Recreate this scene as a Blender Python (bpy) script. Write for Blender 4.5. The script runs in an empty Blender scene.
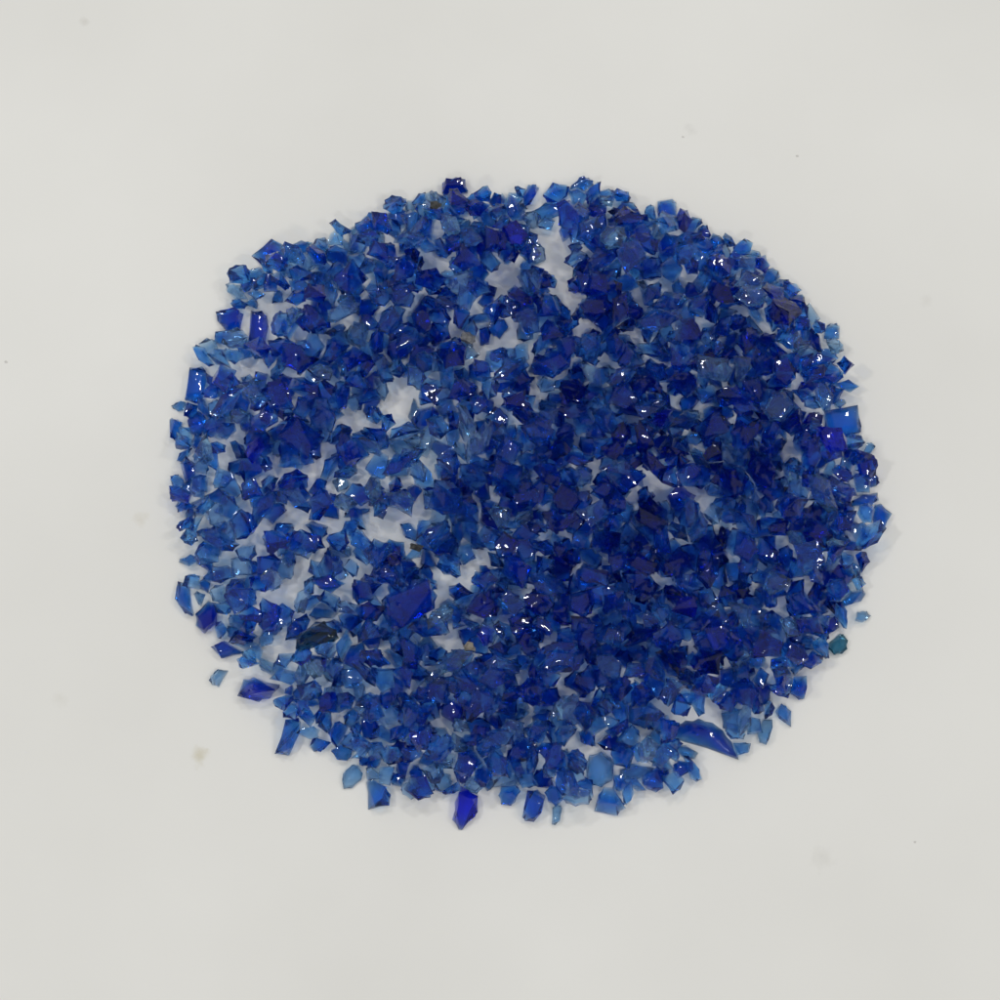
import bpy, bmesh, math, random
import numpy as np
from mathutils import Vector, Matrix
random.seed(41); rng = np.random.default_rng(41)
S = bpy.context.scene; COL = S.collection
S.view_settings.view_transform = 'Standard'
try: S.view_settings.look = 'None'
except Exception: pass
S.view_settings.exposure = 0

# ------------------------------------------------------------------ camera
TILT = math.radians(12); DIST = 0.62; WID = 0.30
cd = bpy.data.cameras.new('Camera'); cam = bpy.data.objects.new('Camera', cd); COL.objects.link(cam)
cam.location = (0, -DIST*math.sin(TILT), DIST*math.cos(TILT)); cam.rotation_euler = (TILT, 0, 0)
cd.sensor_width = 36; cd.lens = 36*DIST/WID; cd.clip_start = 0.01; cd.clip_end = 50
S.camera = cam
def P(px, py):
    """a point of the table seen at (px,py) of the 1000 px photograph"""
    d = Vector(((px-500)/1000*WID, (500-py)/1000*WID, -DIST)); d.rotate(cam.rotation_euler)
    t = -cam.location.z/d.z
    return cam.location.x+d.x*t, cam.location.y+d.y*t
U = WID/1000.0            # one photo pixel in metres

# ------------------------------------------------------------------ materials
def nt(name):
    m = bpy.data.materials.new(name); m.use_nodes = True
    t = m.node_tree; t.nodes.clear(); return m, t, t.nodes, t.links
def glass(name, sig, k=1.0, frost=.03, dcol=(.05,.18,.78)):
    """clear glass coloured by absorption along the way through it (sig per mm), with lightly frosted broken faces"""
    m, t, N, L = nt(name)
    out = N.new('ShaderNodeOutputMaterial')
    tc = N.new('ShaderNodeTexCoord'); n1 = N.new('ShaderNodeTexNoise'); n1.inputs['Scale'].default_value = 480; n1.inputs['Detail'].default_value = 0
    L.new(tc.outputs['Object'], n1.inputs['Vector'])
    bp = N.new('ShaderNodeBump'); bp.inputs['Strength'].default_value = 0.22; bp.inputs['Distance'].default_value = 0.0008
    L.new(n1.outputs['Fac'], bp.inputs['Height'])
    tint = (.925,.965,1,1)
    g = N.new('ShaderNodeBsdfGlass'); g.inputs['Roughness'].default_value = 0.0; g.inputs['IOR'].default_value = 1.5
    g.inputs['Color'].default_value = tint; L.new(bp.outputs['Normal'], g.inputs['Normal'])
    tr = N.new('ShaderNodeBsdfTransparent'); tr.inputs['Color'].default_value = tint
    gl = N.new('ShaderNodeBsdfGlossy'); gl.inputs['Roughness'].default_value = 0.05; L.new(bp.outputs['Normal'], gl.inputs['Normal'])
    fr = N.new('ShaderNodeFresnel'); fr.inputs['IOR'].default_value = 1.5
    m1 = N.new('ShaderNodeMixShader'); L.new(fr.outputs[0], m1.inputs[0]); L.new(tr.outputs[0], m1.inputs[1]); L.new(gl.outputs[0], m1.inputs[2])
    m2 = N.new('ShaderNodeMixShader'); m2.inputs[0].default_value = 0.34; L.new(m1.outputs[0], m2.inputs[1]); L.new(g.outputs[0], m2.inputs[2])
    df = N.new('ShaderNodeBsdfDiffuse'); df.inputs['Color'].default_value = dcol+(1,)
    last = N.new('ShaderNodeMixShader'); last.inputs[0].default_value = frost; L.new(m2.outputs[0], last.inputs[1]); L.new(df.outputs[0], last.inputs[2])
    L.new(last.outputs[0], out.inputs['Surface'])
    va = N.new('ShaderNodeVolumeAbsorption'); mx = max(sig)*1.02
    va.inputs['Color'].default_value = tuple(1-s/mx for s in sig)+(1,); va.inputs['Density'].default_value = mx*1000*k
    L.new(va.outputs[0], out.inputs['Volume'])
    return m
BLUE = (.74,.305,.034)
SH = {
 'pale':   glass('pale blue glass',  (.72,.32,.04), .34, .03, (.40,.60,.90)),
 'light':  glass('light blue glass', BLUE, .76, .03, (.12,.34,.88)),
 'mid':    glass('mid blue glass',   BLUE, 1.22, .035, (.03,.17,.80)),
 'deep':   glass('deep blue glass',  (.76,.335,.060), 1.8, .03, (.02,.09,.55)),
 'violet': glass('violet blue glass',(.62,.46,.018), 1.0, .05, (.04,.07,.85)),
 'dark':   glass('dark teal glass',  (.62,.29,.17), 1.15, .07, (.015,.08,.12)),
 'green':  glass('green blue glass', (.62,.25,.15), .9, .10, (.03,.16,.20)),
}
SHK = list(SH)
WORD = dict(pale='pale blue', light='light blue', mid='cobalt blue', deep='navy blue', violet='violet-blue', dark='blackish teal', green='teal green')
def stone(name, a, b):
    m, t, N, L = nt(name)
    out = N.new('ShaderNodeOutputMaterial'); p = N.new('ShaderNodeBsdfPrincipled'); p.inputs['Roughness'].default_value = .9
    tc = N.new('ShaderNodeTexCoord'); n = N.new('ShaderNodeTexNoise'); n.inputs['Scale'].default_value = 900
    L.new(tc.outputs['Object'], n.inputs['Vector']); c = N.new('ShaderNodeValToRGB'); L.new(n.outputs['Fac'], c.inputs['Fac'])
    c.color_ramp.elements[0].color = a+(1,); c.color_ramp.elements[1].color = b+(1,)
    c.color_ramp.elements[0].position = .3; c.color_ramp.elements[1].position = .7
    L.new(c.outputs['Color'], p.inputs['Base Color']); L.new(p.outputs[0], out.inputs['Surface']); return m
GREY = stone('grey stone', (.15,.155,.155), (.33,.33,.325)); BROWN = stone('brown stone', (.17,.15,.12), (.34,.31,.26))
BLACK = stone('black grit', (.015,.018,.02), (.08,.08,.075)); DUST = stone('dust', (.60,.59,.56), (.66,.65,.62))

def table_mat():
    m, t, N, L = nt('white laminate')
    out = N.new('ShaderNodeOutputMaterial'); p = N.new('ShaderNodeBsdfPrincipled')
    p.inputs['Roughness'].default_value = .42; p.inputs['Specular IOR Level'].default_value = .3
    tc = N.new('ShaderNodeTexCoord'); n = N.new('ShaderNodeTexNoise'); n.inputs['Scale'].default_value = 7; n.inputs['Detail'].default_value = 4
    L.new(tc.outputs['Object'], n.inputs['Vector']); c = N.new('ShaderNodeValToRGB'); L.new(n.outputs['Fac'], c.inputs['Fac'])
    c.color_ramp.elements[0].color = (.765,.760,.727,1); c.color_ramp.elements[1].color = (.83,.827,.795,1)
    c.color_ramp.elements[0].position = .32; c.color_ramp.elements[1].position = .68
    prev = c.outputs['Color']
    nz = N.new('ShaderNodeTexNoise'); nz.inputs['Scale'].default_value = 300; nz.inputs['Detail'].default_value = 3; L.new(tc.outputs['Object'], nz.inputs['Vector'])
    for (px, py, r, colr, amt) in [(200,757,11,(.55,.50,.34),.55),(140,520,9,(.62,.58,.48),.35),(822,858,14,(.60,.59,.55),.3),(85,22,6,(.5,.48,.42),.3),(690,130,8,(.6,.59,.56),.3),(60,700,10,(.62,.6,.54),.25),(925,300,8,(.62,.6,.56),.25)]:
        x, y = P(px, py)
        vd = N.new('ShaderNodeVectorMath'); vd.operation = 'DISTANCE'; vd.inputs[1].default_value = (x, y, 0); L.new(tc.outputs['Object'], vd.inputs[0])
        ad = N.new('ShaderNodeMath'); ad.operation = 'MULTIPLY_ADD'; ad.inputs[1].default_value = r*U*2.2; ad.inputs[2].default_value = -r*U*1.1
        L.new(nz.outputs['Fac'], ad.inputs[0])
        s = N.new('ShaderNodeMath'); L.new(vd.outputs['Value'], s.inputs[0]); L.new(ad.outputs[0], s.inputs[1])
        mr = N.new('ShaderNodeMapRange'); L.new(s.outputs[0], mr.inputs['Value'])
        mr.inputs['From Min'].default_value = 0; mr.inputs['From Max'].default_value = r*U; mr.inputs['To Min'].default_value = amt; mr.inputs['To Max'].default_value = 0
        mx = N.new('ShaderNodeMixRGB'); L.new(mr.outputs[0], mx.inputs[0]); L.new(prev, mx.inputs[1]); mx.inputs[2].default_value = colr+(1,)
        prev = mx.outputs[0]
    L.new(prev, p.inputs['Base Color'])
    b = N.new('ShaderNodeBump'); b.inputs['Strength'].default_value = .04; b.inputs['Distance'].default_value = .0005; L.new(nz.outputs['Fac'], b.inputs['Height'])
    L.new(b.outputs['Normal'], p.inputs['Normal'])
    L.new(p.outputs[0], out.inputs['Surface']); return m

bm = bmesh.new(); bmesh.ops.create_cube(bm, size=1, matrix=Matrix.Translation((0,0,-.01)) @ Matrix.Diagonal((3,3,.02,1)))
me = bpy.data.meshes.new('tabletop'); bm.to_mesh(me); bm.free(); me.materials.append(table_mat())
tab = bpy.data.objects.new('tabletop', me); COL.objects.link(tab); tab['kind'] = 'structure'
tab['label'] = 'plain white tabletop under the heap of blue glass'; tab['category'] = 'tabletop'

# ------------------------------------------------------------------ heap outline, gaps, density (table plane)
OUT = [(425,196),(470,194),(520,196),(555,193),(580,193),(635,201),(670,216),(715,235),(750,255),(787,287),(806,306),(829,339),(846,390),(850,425),(857,455),(869,520),(860,560),(850,610),(829,641),(803,684),(777,712),(741,738),(700,753),(688,776),(640,791),(600,799),(540,803),(490,793),(440,791),(400,793),(375,789),(353,776),(328,747),(302,729),(285,700),(258,675),(232,645),(203,614),(191,580),(189,530),(177,490),(183,460),(179,430),(183,400),(203,360),(223,313),(242,278),(265,252),(301,252),(341,235),(380,217)]
GAPS = [(552,253,11,38,0),(562,282,10,36,-8),(511,287,15,32,4),(505,347,25,17,0),(273,326,14,46,6),(433,271,13,14,0),(403,408,14,40,0),(388,530,13,36,35),(441,598,8,36,25),(467,576,9,28,15),(452,645,21,11,-30),(333,528,9,17,0),(302,585,9,32,20),(312,474,28,9,-25),(292,650,12,17,20),(268,602,17,10,0),(434,462,10,15,10),(699,514,6,16,0),(574,742,6,14,0),(553,648,13,7,0),(214,372,10,8,0),(242,441,12,8,0),(345,428,11,12,20),(228,560,10,12,0),(258,545,10,11,0),(216,478,12,8,0),(365,470,15,8,-30),(285,520,13,9,30),(420,510,8,11,0),(480,530,6,10,0),(350,590,9,9,0),(325,685,7,12,0),(300,430,9,9,0),(245,510,9,10,0)]
G = 0.00045; NX = int(0.27/G); X0 = -0.135
gx = X0 + (np.arange(NX)+.5)*G
def inpoly(x, y, poly):
    c = False; j = len(poly)-1
    for i in range(len(poly)):
        xi, yi = poly[i]; xj, yj = poly[j]
        if (yi > y) != (yj > y) and x < (xj-xi)*(y-yi)/(yj-yi)+xi: c = not c
        j = i
    return c
def inside(px, py, f): return inpoly(525+(px-525)/f, 497+(py-497)/f, OUT)
H = np.zeros((NX, NX)); BIG = np.zeros((NX, NX), bool); GAP = np.zeros((NX, NX), bool); COV = np.zeros((NX, NX), bool); PROT = np.zeros((NX, NX), bool); STONE = np.zeros((NX, NX), bool)
XX, YY = np.meshgrid(gx, gx)
for (px, py, w, h, a) in GAPS:
    x, y = P(px, py); a = math.radians(a)
    dx, dy = XX-x, YY-y
    u = dx*math.cos(a)-dy*math.sin(a); v = dx*math.sin(a)+dy*math.cos(a)
    GAP |= (np.abs(u/(w*U/2))**3+np.abs(v/(h*U/2))**3) < 1
def dens(px, py):
    d = .92
    d += .55*math.exp(-(((px-680)/190)**2+((py-500)/220)**2))
    d += .35*math.exp(-(((px-520)/280)**2+((py-250)/80)**2))
    d += .30*math.exp(-(((px-520)/180)**2+((py-710)/80)**2))
    d -= .18*math.exp(-(((px-310)/140)**2+((py-520)/170)**2))
    return min(1, max(.12, d-.18))

# ------------------------------------------------------------------ chips
def points(kind, L, asp=None):
    ru = random.uniform
    if kind == 'block':
        a = asp or .8; T = L*ru(.30,.40); pts = []
        for sx, sy in ((1,1),(1,-1),(-1,1),(-1,-1)):
            x, y = sx*L/2*ru(.68,1.06), sy*L/2*a*ru(.68,1.06)
            pts += [(x, y, 0), (x*1.02, y*1.02, T*.4), (x*ru(.55,.85), y*ru(.55,.85), T*ru(.75,1.2))]
        pts += [(L*ru(.48,.54), L*a*ru(-.2,.2), T*ru(.2,.6)), (L*ru(-.2,.2), -L*a*ru(.46,.54), T*ru(.2,.6)), (-L*ru(.44,.5), L*a*ru(-.3,.1), T*ru(.1,.5))]
        return pts
    if kind == 'plate':
        n = random.choice((4,5,5,6)); a = asp or ru(.64,.95); T = L*ru(.30,.48); ph = ru(0,6.28)
        sc = ru(.54,.82); ox, oy = ru(-.1,.1)*L, ru(-.1,.1)*L; tx, ty = ru(-.3,.3), ru(-.3,.3)
        pts = []
        for i in range(n):
            t = ph+6.283*(i+ru(-.28,.28))/n; r = L/2*ru(.82,1.12)
            x, y = r*math.cos(t), a*r*math.sin(t)
            pts.append((x*.97, y*.97, T*ru(0,.06))); pts.append((x*1.02, y*1.02, T*ru(.2,.5))); pts.append((x*sc+ox, y*sc+oy, max(T*.5, T+x*tx+y*ty)))
            if random.random() < .5:
                t += 2.6/n; r *= ru(.86,1.0); pts.append((r*math.cos(t), a*r*math.sin(t), T*ru(.2,.7)))
        return pts
    if kind == 'sliver':
        w = L*(asp or ru(.40,.56)); T = w*ru(.5,.8)
        return [(-L/2,0,0),(L/2,ru(-.3,.3)*w,0),(ru(-.2,.1)*L,w/2,0),(ru(-.1,.25)*L,-w/2,0),(-L*.42,w*.25,T*.7),(L*ru(.25,.38),0,T),(L*.44,-w*.28,T*.3),(ru(-.2,.2)*L,-w*.3,T*1.1),(ru(-.2,.2)*L,w*.35,T*.9)]
    if kind == 'curve':
        w = L*(asp or .3); T = w*.8; pts = []
        for s in (-.5,-.36,-.2,0,.18,.34,.5):
            hw = w*.42*(1-(abs(s+.12)/.64)**2)*ru(.8,1.1)+w*.04; yc = -w*1.1*s*s*2.4
            pts += [(s*L, yc+hw, 0), (s*L+ru(-.03,.03)*L, yc-hw, 0), (s*L*.97, yc+hw*ru(-.2,.5), T*(1-abs(s)*1.3)*ru(.6,1.2))]
        return pts
    if kind == 'lump':
        a = asp or .85; pts = []
        for i in range(24):
            v = Vector((random.gauss(0,1),random.gauss(0,1),random.gauss(0,1))).normalized(); r = ru(.86,1.12)
            pts.append((v.x*r*L/2, v.y*r*L/2*a, max(v.z*r*L*.36, -.12*L)))
        return pts
    a = asp or ru(.62,.97); T = L*ru(.46,.75); n = random.randint(11,18); pts = []
    for i in range(n):
        v = Vector((random.gauss(0,1),random.gauss(0,1),random.gauss(0,1))).normalized()
        r = ru(.85,1.14)
        pts.append((v.x*r*L/2, v.y*r*L/2*a, max(v.z*r*T*.6, -.25*T)))
    return pts
def hull(pts):
    b = bmesh.new()
    for p in pts: b.verts.new(p)
    bmesh.ops.convex_hull(b, input=b.verts)
    dead = [v for v in b.verts if not v.link_faces]
    bmesh.ops.delete(b, geom=dead, context='VERTS')
    bmesh.ops.recalc_face_normals(b, faces=b.faces)
    b.verts.index_update()
    V = np.array([v.co[:] for v in b.verts]); F = [[v.index for v in f.verts] for f in b.faces]
    b.free(); return V, F
def fracture(V, F, L):
    """split every face and dent the new points inwards: broken, shell-like facets (new points come last)"""
    V = [tuple(v) for v in V]; c = np.mean(np.array(V), axis=0); mid = {}; out = []
    def mp(a, b):
        k = (min(a,b), max(a,b))
        if k not in mid:
            A, B = np.array(V[a]), np.array(V[b]); p = (A+B)/2+(B-A)*random.uniform(-.15,.15); l = np.linalg.norm(A-B)
            d = c-p; q = p+d/(np.linalg.norm(d)+1e-9)*min(l*.22, L*.07)*random.random()
            q[2] = max(q[2], min(A[2],B[2])); mid[k] = len(V); V.append(tuple(q))
        return mid[k]
    for f in F:
        a, b, d = f[:3]; x, y, z = mp(a,b), mp(b,d), mp(d,a)
        out += [[a,x,z],[x,b,y],[z,y,d],[x,y,z]]
    return np.array(V), out
def shell_shade(me, ismid):
    """curved shell-like facets: smooth inside a facet, crisp along its edges"""
    me.polygons.foreach_set('use_smooth', np.ones(len(me.polygons), bool))
    e = np.empty(len(me.edges)*2, np.int32); me.edges.foreach_get('vertices', e); e = e.reshape(-1,2)
    sharp = ~(ismid[e[:,0]] & ismid[e[:,1]])
    me.edges.foreach_set('use_edge_sharp', sharp); me.update()
def planes(V, F):
    A = V[[f[0] for f in F]]; B = V[[f[1] for f in F]]; C = V[[f[2] for f in F]]
    n = np.cross(B-A, C-A); l = np.linalg.norm(n, axis=1); k = l > 1e-14
    n = n[k]/l[k][:,None]; A = A[k]
    return n, (n*A).sum(1)
def raster(V, F, x, y):
    lo = V.min(0); hi = V.max(0)
    i0 = int((lo[0]+x-X0)/G); i1 = int((hi[0]+x-X0)/G)+1; j0 = int((lo[1]+y-X0)/G); j1 = int((hi[1]+y-X0)/G)+1
    if i0 < 0 or j0 < 0 or i1 >= NX or j1 >= NX: return None
    px, py = np.meshgrid(gx[i0:i1]-x, gx[j0:j1]-y)
    n, d = planes(V, F)
    up = np.full(px.shape, 1e3); lw = np.full(px.shape, -1e3); ok = np.ones(px.shape, bool)
    for (nx, ny, nz), dd in zip(n, d):
        if nz > 1e-4: up = np.minimum(up, (dd-nx*px-ny*py)/nz)
        elif nz < -1e-4: lw = np.maximum(lw, (dd-nx*px-ny*py)/nz)
        else: ok &= (nx*px+ny*py) <= dd
    ok &= up > lw
    if not ok.any(): return None
    return (slice(j0,j1), slice(i0,i1)), ok, up, lw, px, py
def settle(V, F, x, y, tilt=True, jig=.12):
    """rest a chip on what is already lying there"""
    R = raster(V, F, x, y)
    if R is None: return None
    sl, ok, up, lw, px, py = R
    if tilt:
        h = H[sl][ok]
        if h.max() > 5e-4 and ok.sum() > 6:
            A = np.c_[px[ok], py[ok], np.ones(ok.sum())]
            s = np.linalg.lstsq(A, h, rcond=None)[0]
            a = max(-.6, min(.6, s[0]))+random.gauss(0,jig); b = max(-.6, min(.6, s[1]))+random.gauss(0,jig)
            q = Vector((0,0,1)).rotation_difference(Vector((-a,-b,1)).normalized()).to_matrix()
            V = V @ np.array(q).T
            R = raster(V, F, x, y)
            if R is None: return None
            sl, ok, up, lw, px, py = R
    z = max((H[sl]-lw)[ok].max(), -V[:,2].min())+2e-5
    return V, z, sl, ok, up
def commit(r, big):
    V, z, sl, ok, up = r
    h = H[sl]; h[ok] = np.maximum(h[ok], up[ok]+z)
    COV[sl] |= ok
    if big: BIG[sl] |= ok

def rotz(V, a):
    c, s = math.cos(a), math.sin(a); return V @ np.array([[c,s,0],[-s,c,0],[0,0,1]])
chips = []                       # individuals
stuffV, stuffF, stuffM, stuffI = [], [], [], []
def add_stuff(V, F, x, y, z, shade):
    n0 = len(V); V, F = fracture(V, F, np.ptp(V[:,0]))
    o = len(stuffV)
    for i, v in enumerate(V): stuffV.append((v[0]+x, v[1]+y, v[2]+z)); stuffI.append(i >= n0)
    for f in F: stuffF.append([i+o for i in f]); stuffM.append(SHK.index(shade))
def solid(name, V, F, loc, mat):
    n0 = len(V); V, F = fracture(V, F, np.ptp(V[:,0]))
    me = bpy.data.meshes.new(name); me.from_pydata([tuple(v) for v in V], [], F); me.materials.append(mat)
    shell_shade(me, np.arange(len(V)) >= n0)
    o = bpy.data.objects.new(name, me); COL.objects.link(o); o.location = loc; return o
def pick_shade(px, py):
    r = random.random()
    left = px < 470 and 330 < py < 760; right = px > 520 and 300 < py < 700
    if left: w = (('pale',.13),('light',.37),('mid',.40),('deep',.10),('violet',.0))
    elif right: w = (('pale',.03),('light',.21),('mid',.46),('deep',.297),('violet',.003))
    elif py > 700: w = (('pale',.13),('light',.32),('mid',.41),('deep',.14),('violet',.0))
    else: w = (('pale',.08),('light',.31),('mid',.44),('deep',.17),('violet',.0))
    for k, p in w:
        r -= p
        if r <= 0: return k
    return 'mid'
bbx = (165, 885, 180, 822)
def rnd_pos(rim=False):
    while True:
        px, py = random.uniform(bbx[0],bbx[1]), random.uniform(bbx[2],bbx[3])
        if inpoly(px, py, OUT) and not (rim and inside(px, py, .93)): return px, py
def gapfrac(sl, ok): return (GAP[sl] & ok).sum()/max(1, ok.sum())

# B: the pieces one can point at: px, py, long side px, aspect, angle (deg, ccw), kind, shade, label
MARK = [
 (466,809,42,.66,80,'lump','violet','bright violet-blue glass chip hanging off the bottom edge of the heap'),
 (556,815,22,.5,75,'plate','pale','tiny pale blue glass chip lying loose below the bottom edge'),
 (533,806,38,.66,70,'chunk','light','light blue pointed glass chip at the bottom edge beside the tiny loose chip'),
 (607,803,36,.8,20,'chunk','light','light blue rounded glass chip at the bottom edge, right of the tiny loose chip'),
 (378,792,36,.8,100,'chunk','light','light blue glass chip at the lower left end of the bottom edge'),
 (352,778,28,.6,60,'plate','pale','thin pale glass chip at the lower left rim of the heap'),
 (289,737,48,.6,85,'chunk','light','tall light blue glass chip standing out at the lower left rim'),
 (320,744,24,.7,40,'chunk','mid','small cobalt chip beside the tall light blue chip at lower left'),
 (220,678,27,.75,20,'chunk','pale','lone pale blue glass chip lying apart at the lower left of the heap'),
 (259,690,44,.58,5,'chunk','mid','wide cobalt glass chip right of the lone pale chip at lower left'),
 (228,651,32,.6,-10,'plate','mid','flat cobalt glass chip above the lone pale chip at lower left'),
 (320,645,44,.8,20,'lump','dark','large lumpy blackish teal glass lump in the lower left of the heap'),
 (838,646,24,.8,40,'lump','green','small lumpy teal green glass chip at the lower right rim'),
 (412,610,56,.66,20,'block','mid','large flat translucent cobalt shard left of the white gap below the middle'),
 (708,737,70,.30,-22,'curve','deep','long curved indigo shard lying along the lower right rim'),
 (785,716,26,.6,-60,'plate','light','small light blue chip lying loose at the lower right rim'),
 (764,731,28,.6,70,'plate','pale','thin pale blue flake at the lower right beside the loose chip'),
 (742,748,24,.6,15,'plate','light','small light blue flake below the tip of the long indigo shard'),
 (842,423,36,.86,5,'block','light','large squarish light blue glass plate on the right rim of the heap'),
 (832,334,24,.75,60,'chunk','light','light blue chip on the upper right rim'),
 (868,449,17,.7,50,'chunk','light','very small light blue chip above the far right tip of the heap'),
 (880,517,28,.8,120,'chunk','mid','cobalt chip forming the far right tip of the heap'),
 (771,590,32,.85,10,'lump','pale','sparkling pale blue glass chunk in the right part of the heap'),
 (851,600,34,.4,35,'sliver','light','light blue splinter on the right rim above the teal green chip'),
 (862,617,20,.6,10,'plate','pale','pale blue flake at the right rim next to the splinter'),
 (302,446,42,.84,-30,'block','mid','large square cobalt glass plate in the left of the heap'),
 (197,386,38,.5,85,'block','light','upright oblong light blue glass plate on the left rim'),
 (259,330,38,.56,88,'block','mid','upright oblong cobalt plate left of the white slot at upper left'),
 (230,322,32,.8,0,'plate','mid','squarish cobalt plate left of the upright oblong plate at upper left'),
 (271,257,36,.9,30,'chunk','mid','rounded cobalt glass lump at the upper left corner of the heap'),
 (301,248,28,.7,10,'chunk','mid','smaller cobalt chip right of the rounded lump at the upper left corner'),
 (514,250,36,.8,10,'chunk','violet','violet-blue glass chunk above the white gap near the top'),
 (260,456,30,.7,60,'plate','violet','violet-blue glass plate in the left of the heap beside the square plate'),
 (658,430,34,.5,30,'plate','violet','long violet-blue plate right of the middle of the heap'),
 (486,643,24,.8,70,'chunk','violet','violet-blue chip right of the brown pebble below the middle'),
 (455,189,36,.55,5,'plate','deep','navy flat shard on the top edge of the heap'),
 (580,187,30,.5,20,'plate','light','light blue flake on the top edge of the heap'),
 (548,212,34,.6,20,'plate','light','light blue plate just above the tall white gap at the top'),
 (556,195,30,.75,10,'chunk','mid','cobalt chip on the top edge straight above the tall white gap'),
 (529,197,28,.7,60,'chunk','mid','cobalt chip on the top edge, up and left of the tall white gap'),
 (708,382,42,.6,0,'block','pale','large pale blue flat shard in the upper right of the heap'),
 (668,211,30,.75,-30,'chunk','mid','cobalt chunk on the upper right part of the top edge'),
 (716,305,42,.6,-35,'plate','deep','large navy shard in the upper right of the heap'),
 (346,318,40,.55,20,'plate','pale','pale blue shard in the upper left of the heap'),
 (384,377,34,.6,120,'plate','light','light blue plate above the upright white gap left of the middle'),
 (186,600,38,.5,115,'chunk','light','light blue oblong chip on the lower left rim'),
 (207,618,34,.65,80,'plate','deep','navy plate right of the oblong light blue chip on the rim'),
 (440,625,38,.5,55,'sliver','pale','pale splinter right of the large flat translucent shard'),
 (176,430,26,.7,90,'chunk','mid','cobalt chip on the left rim below the oblong plate'),
 (179,407,18,.6,0,'plate','light','small light blue chip on the left rim'),
 (870,483,20,.6,20,'chunk','deep','small navy chip just above the far right tip'),
 (640,640,46,.4,40,'sliver','deep','long navy splinter in the lower right of the heap'),
 (600,770,40,.7,70,'plate','pale','large pale blue shard near the bottom edge'),
 (498,745,36,.7,20,'chunk','light','light blue chunk near the bottom of the heap'),
]
def place_mark(m):
    px, py, L, asp, ang, kind, shade, lab = m
    V, F = hull(points(kind, L*U, asp))
    V = V-np.array([(V[:,0].max()+V[:,0].min())/2, (V[:,1].max()+V[:,1].min())/2, 0]); V = rotz(V, math.radians(ang))
    x, y = P(px, py); r = settle(V, F, x, y, jig=.05)
    if not r: return
    commit(r, True); PROT[r[2]] |= r[3]
    chips.append(dict(V=r[0], F=F, loc=(x,y,r[1]), shade=shade, lab=lab, px=px, py=py, L=L, kind=kind))
early = [m for m in MARK if not inside(m[0], m[1], .87)]; late = [m for m in MARK if m not in early]
for m in early: place_mark(m)
def place_stone(px, py, L, mat, lab, cat, nm):
    V, F = hull(points('lump', L*U, .8)); x, y = P(px, py); r = settle(V, F, x, y)
    if r is None: z = -V[:,2].min()
    else: V, z = r[0], r[1]; commit(r, True); STONE[r[2]] |= r[3]
    if nm == 'dust_speck': V = V*np.array([1,1,.35]); z = -V[:,2].min()
    o = solid(nm, V, F, (x,y,z), mat); o['label'] = lab; o['category'] = cat
    if nm == 'dust_speck': o['group'] = 'dust specks on the white tabletop'
# dust on the bare table
for a in [(797,156,3.4,DUST,'dust speck on the bare table at upper right','speck','dust_speck'),
  (6,362,3.6,DUST,'dust speck at the far left of the table','speck','dust_speck'),
  (683,137,3.0,DUST,'dust speck on the bare table above the heap','speck','dust_speck'),
  (915,842,2.8,DUST,'dust speck on the bare table at lower right','speck','dust_speck')]: place_stone(*a)

def blocked(R, n, f): return (STONE[R[0]] & R[1]).any() or (PROT[R[0]] & R[1]).sum() > f*n
# A: lower layer where the heap is thick
for _ in range(330):
    px, py = rnd_pos()
    if random.random() > dens(px,py)**1.6 or not inside(px, py, .95): continue
    k = random.choices(('plate','chunk','sliver'), (.3,.6,.1))[0]
    V, F = hull(points(k, random.uniform(22,33)*U*(1.25 if k == 'sliver' else 1))); V = rotz(V, random.uniform(0,6.28))
    best = None
    for t in range(6):
        qx, qy = px+random.uniform(-30,30)*(t>0), py+random.uniform(-30,30)*(t>0)
        if not inside(qx, qy, .96): continue
        x, y = P(qx, qy); R = raster(V, F, x, y)
        if R is None or gapfrac(R[0],R[1]) > .02 or blocked(R, R[1].sum(), .05): continue
        c = H[R[0]][R[1]].mean()
        if best is None or c < best[0]: best = (c, x, y)
    if best is None: continue
    r = settle(V, F, best[1], best[2])
    if r: commit(r, False); add_stuff(r[0], F, best[1], best[2], r[1], pick_shade(px,py))
# D: small chips fill in between, the rim first
nfill = 0
for it in range(17000):
    if nfill >= 1150: break
    rim = it < 1300
    px, py = rnd_pos(rim); d = dens(px, py)
    k = random.choices(('plate','chunk','sliver'), (.28,.55,.17))[0]
    V, F = hull(points(k, (random.triangular(20,34,26) if it < 10000 else random.uniform(12,20))*U*(1.25 if k == 'sliver' else 1)*(.86 if rim else 1))); V = rotz(V, random.uniform(0,6.28))
    x, y = P(px, py); R = raster(V, F, x, y)
    if R is None or gapfrac(R[0],R[1]) > .04: continue
    n = R[1].sum()
    if blocked(R, n, .12 if rim else .06): continue
    cov = (COV[R[0]] & R[1]).sum()/n
    if cov > (.32 if rim else .38+.32*d) and (rim or random.random() > .03*d): continue
    r = settle(V, F, x, y, jig=.2)
    if not r or gapfrac(r[2], r[3]) > .06: continue
    commit(r, False); add_stuff(r[0], F, x, y, r[1], pick_shade(px,py)); nfill += 1
for m in late: place_mark(m)
for a in [(468,343,18,GREY,'small grey stone among the blue chips above the middle','stone','stone'),
  (471,652,15,BROWN,'small brown pebble in the white gap below the middle','pebble','stone'),
  (418,553,15,BLACK,'small black grit lump in the middle left of the heap','grit','stone'),
  (437,223,14,BLACK,'small black grit lump near the top edge','grit','stone')]: place_stone(*a)
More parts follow.
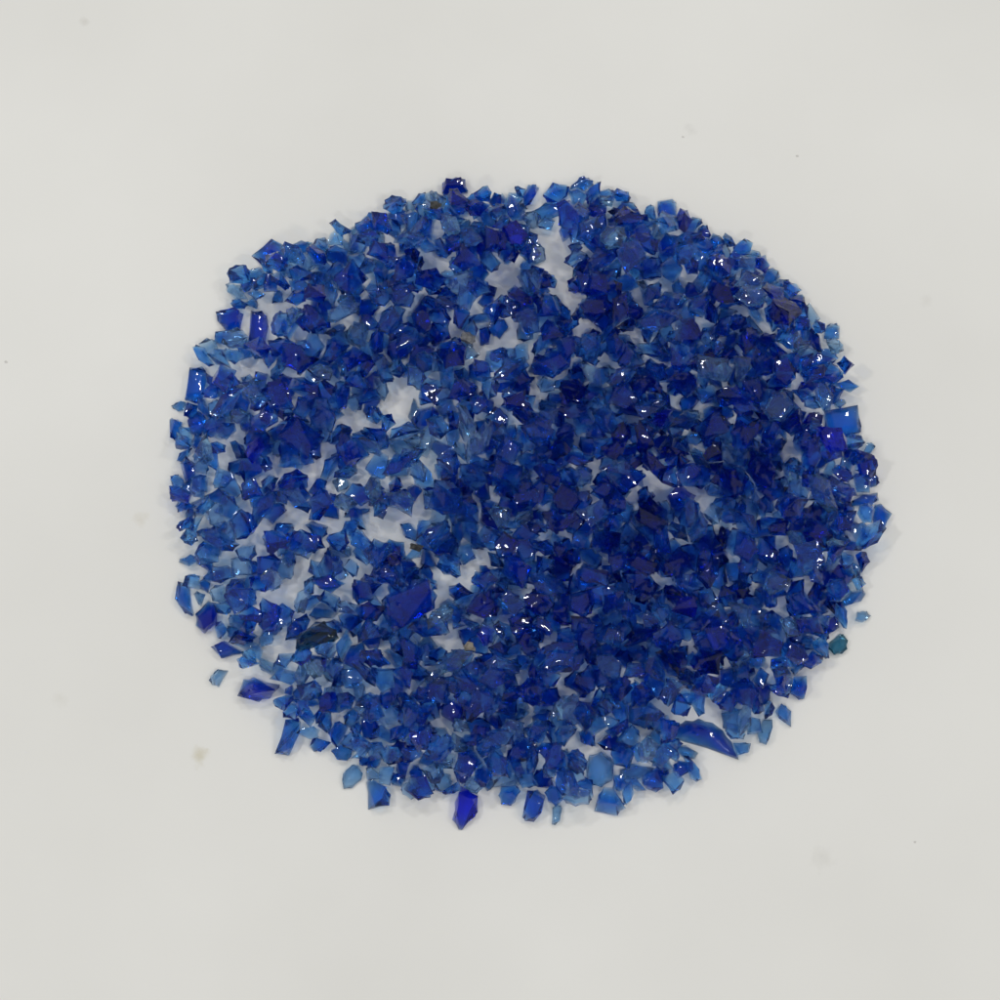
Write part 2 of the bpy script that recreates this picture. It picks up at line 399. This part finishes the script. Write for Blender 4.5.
# C: the other large chips lie on top
tries = 0
while len(chips) < 300 and tries < 14000:
    tries += 1
    px, py = rnd_pos(); d = dens(px, py)
    if random.random() > .40+.60*d or not inside(px, py, .94): continue
    k = random.choices(('plate','chunk','sliver'), (.29,.55,.16))[0]
    L = random.triangular(27,43,32)*(1.25 if k == 'sliver' else 1)
    if not inside(px, py, .90): L = min(L, 30)
    V, F = hull(points(k, L*U)); V = rotz(V, random.uniform(0,6.28))
    x, y = P(px, py); R = raster(V, F, x, y)
    if R is None or gapfrac(R[0],R[1]) > .03 or blocked(R, R[1].sum(), .05): continue
    if (BIG[R[0]] & R[1]).sum() > (.08 if tries < 4000 else .18)*R[1].sum(): continue
    r = settle(V, F, x, y, jig=.16)
    if not r or gapfrac(r[2], r[3]) > .05: continue
    commit(r, True)
    chips.append(dict(V=r[0], F=F, loc=(x,y,r[1]), shade=pick_shade(px,py), lab=None, px=px, py=py, L=L, kind=k))

me = bpy.data.meshes.new('crushed_glass'); me.from_pydata(stuffV, [], stuffF)
for k in SHK: me.materials.append(SH[k])
me.polygons.foreach_set('material_index', stuffM); shell_shade(me, np.array(stuffI, bool))
so = bpy.data.objects.new('crushed_glass', me); COL.objects.link(so); so['kind'] = 'stuff'
so['label'] = 'mass of small blue crushed glass crumbs filling between the larger chips'; so['category'] = 'crushed glass'

# ------------------------------------------------------------------ labels
CLOCK = ['twelve','one','two','three','four','five','six','seven','eight','nine','ten',"eleven"]
def where(c):
    dx, dy = (c['px']-525)/355, (500-c['py'])/320
    r = math.hypot(dx, dy); h = CLOCK[int(round(math.degrees(math.atan2(dx, dy))/30)) % 12]
    if r < .22: return "at the heap's middle"
    if r < .52: return "in heap's inner ring, %s o'clock" % h
    if r < .82: return "in heap's outer ring, %s o'clock" % h
    return "on heap's rim, %s o'clock" % h
SHAPE = dict(plate='flat', chunk='chunky', sliver='splintery')
by = {}
for c in chips:
    if c['lab'] is None:
        b = '%s %s %s chip %s' % ('large' if c['L'] > 35 else 'medium', WORD[c['shade']], SHAPE[c['kind']], where(c))
        by.setdefault(b, []).append(c)
for b, l in by.items():
    if len(l) == 1: l[0]['lab'] = b
    elif len(l) <= 3:
        xs = [c['px'] for c in l]; ys = [c['py'] for c in l]
        if max(xs)-min(xs) >= max(ys)-min(ys): l.sort(key=lambda c: c['px']); w = ['left','middle','right']
        else: l.sort(key=lambda c: c['py']); w = ['upper','middle','lower']
        w = [w[0], w[2]] if len(l) == 2 else w
        for c, q in zip(l, w): c['lab'] = '%s, %s one' % (b, q)
    else:
        l.sort(key=lambda c: c['px'])
        for i, c in enumerate(l): c['lab'] = b + (', leftmost' if i == 0 else ', rightmost' if i == len(l)-1 else ', %s from left' % ['','second','third','fourth','fifth','sixth','seventh','eighth'][min(i,7)])
for c in chips:
    o = solid('glass_chip', c['V'], c['F'], c['loc'], SH[c['shade']])
    o['label'] = c['lab']; o['category'] = 'glass chip'; o['group'] = 'blue glass chips in the heap'
print('CHIPS', len(chips), 'tries', tries, 'fill', nfill, 'it', it, 'stuff verts', len(stuffV), 'maxH', H.max(), 'longest', max(len(c['lab'].split()) for c in chips), 'uniq', len({c['lab'] for c in chips}))

# ------------------------------------------------------------------ light
w = bpy.data.worlds.new('World'); S.world = w; w.use_nodes = True
bg = w.node_tree.nodes['Background']; bg.inputs[0].default_value = (.985,.985,.985,1); bg.inputs[1].default_value = .41
def lamp(loc, sx, sy, p, col=(1,.988,.958)):
    d = bpy.data.lights.new('lamp', 'AREA'); d.shape = 'RECTANGLE'; d.size = sx; d.size_y = sy; d.energy = p; d.color = col
    o = bpy.data.objects.new('lamp', d); COL.objects.link(o); o.location = loc
    o.rotation_euler = (-Vector(loc)).to_track_quat('-Z','Y').to_euler(); return o
lamp((-.45,.75,1.45), .20, .05, 2.5)
lamp((.25,.80,1.45), .20, .05, 2.4)
lamp((.80,.25,1.35), .05, .16, 2.0)
lamp((.70,-.45,1.35), .05, .16, 1.7)
lamp((-.80,-.05,1.3), .10, .10, 2.8)
lamp((-.10,-.85,1.3), .18, .05, 2.2)
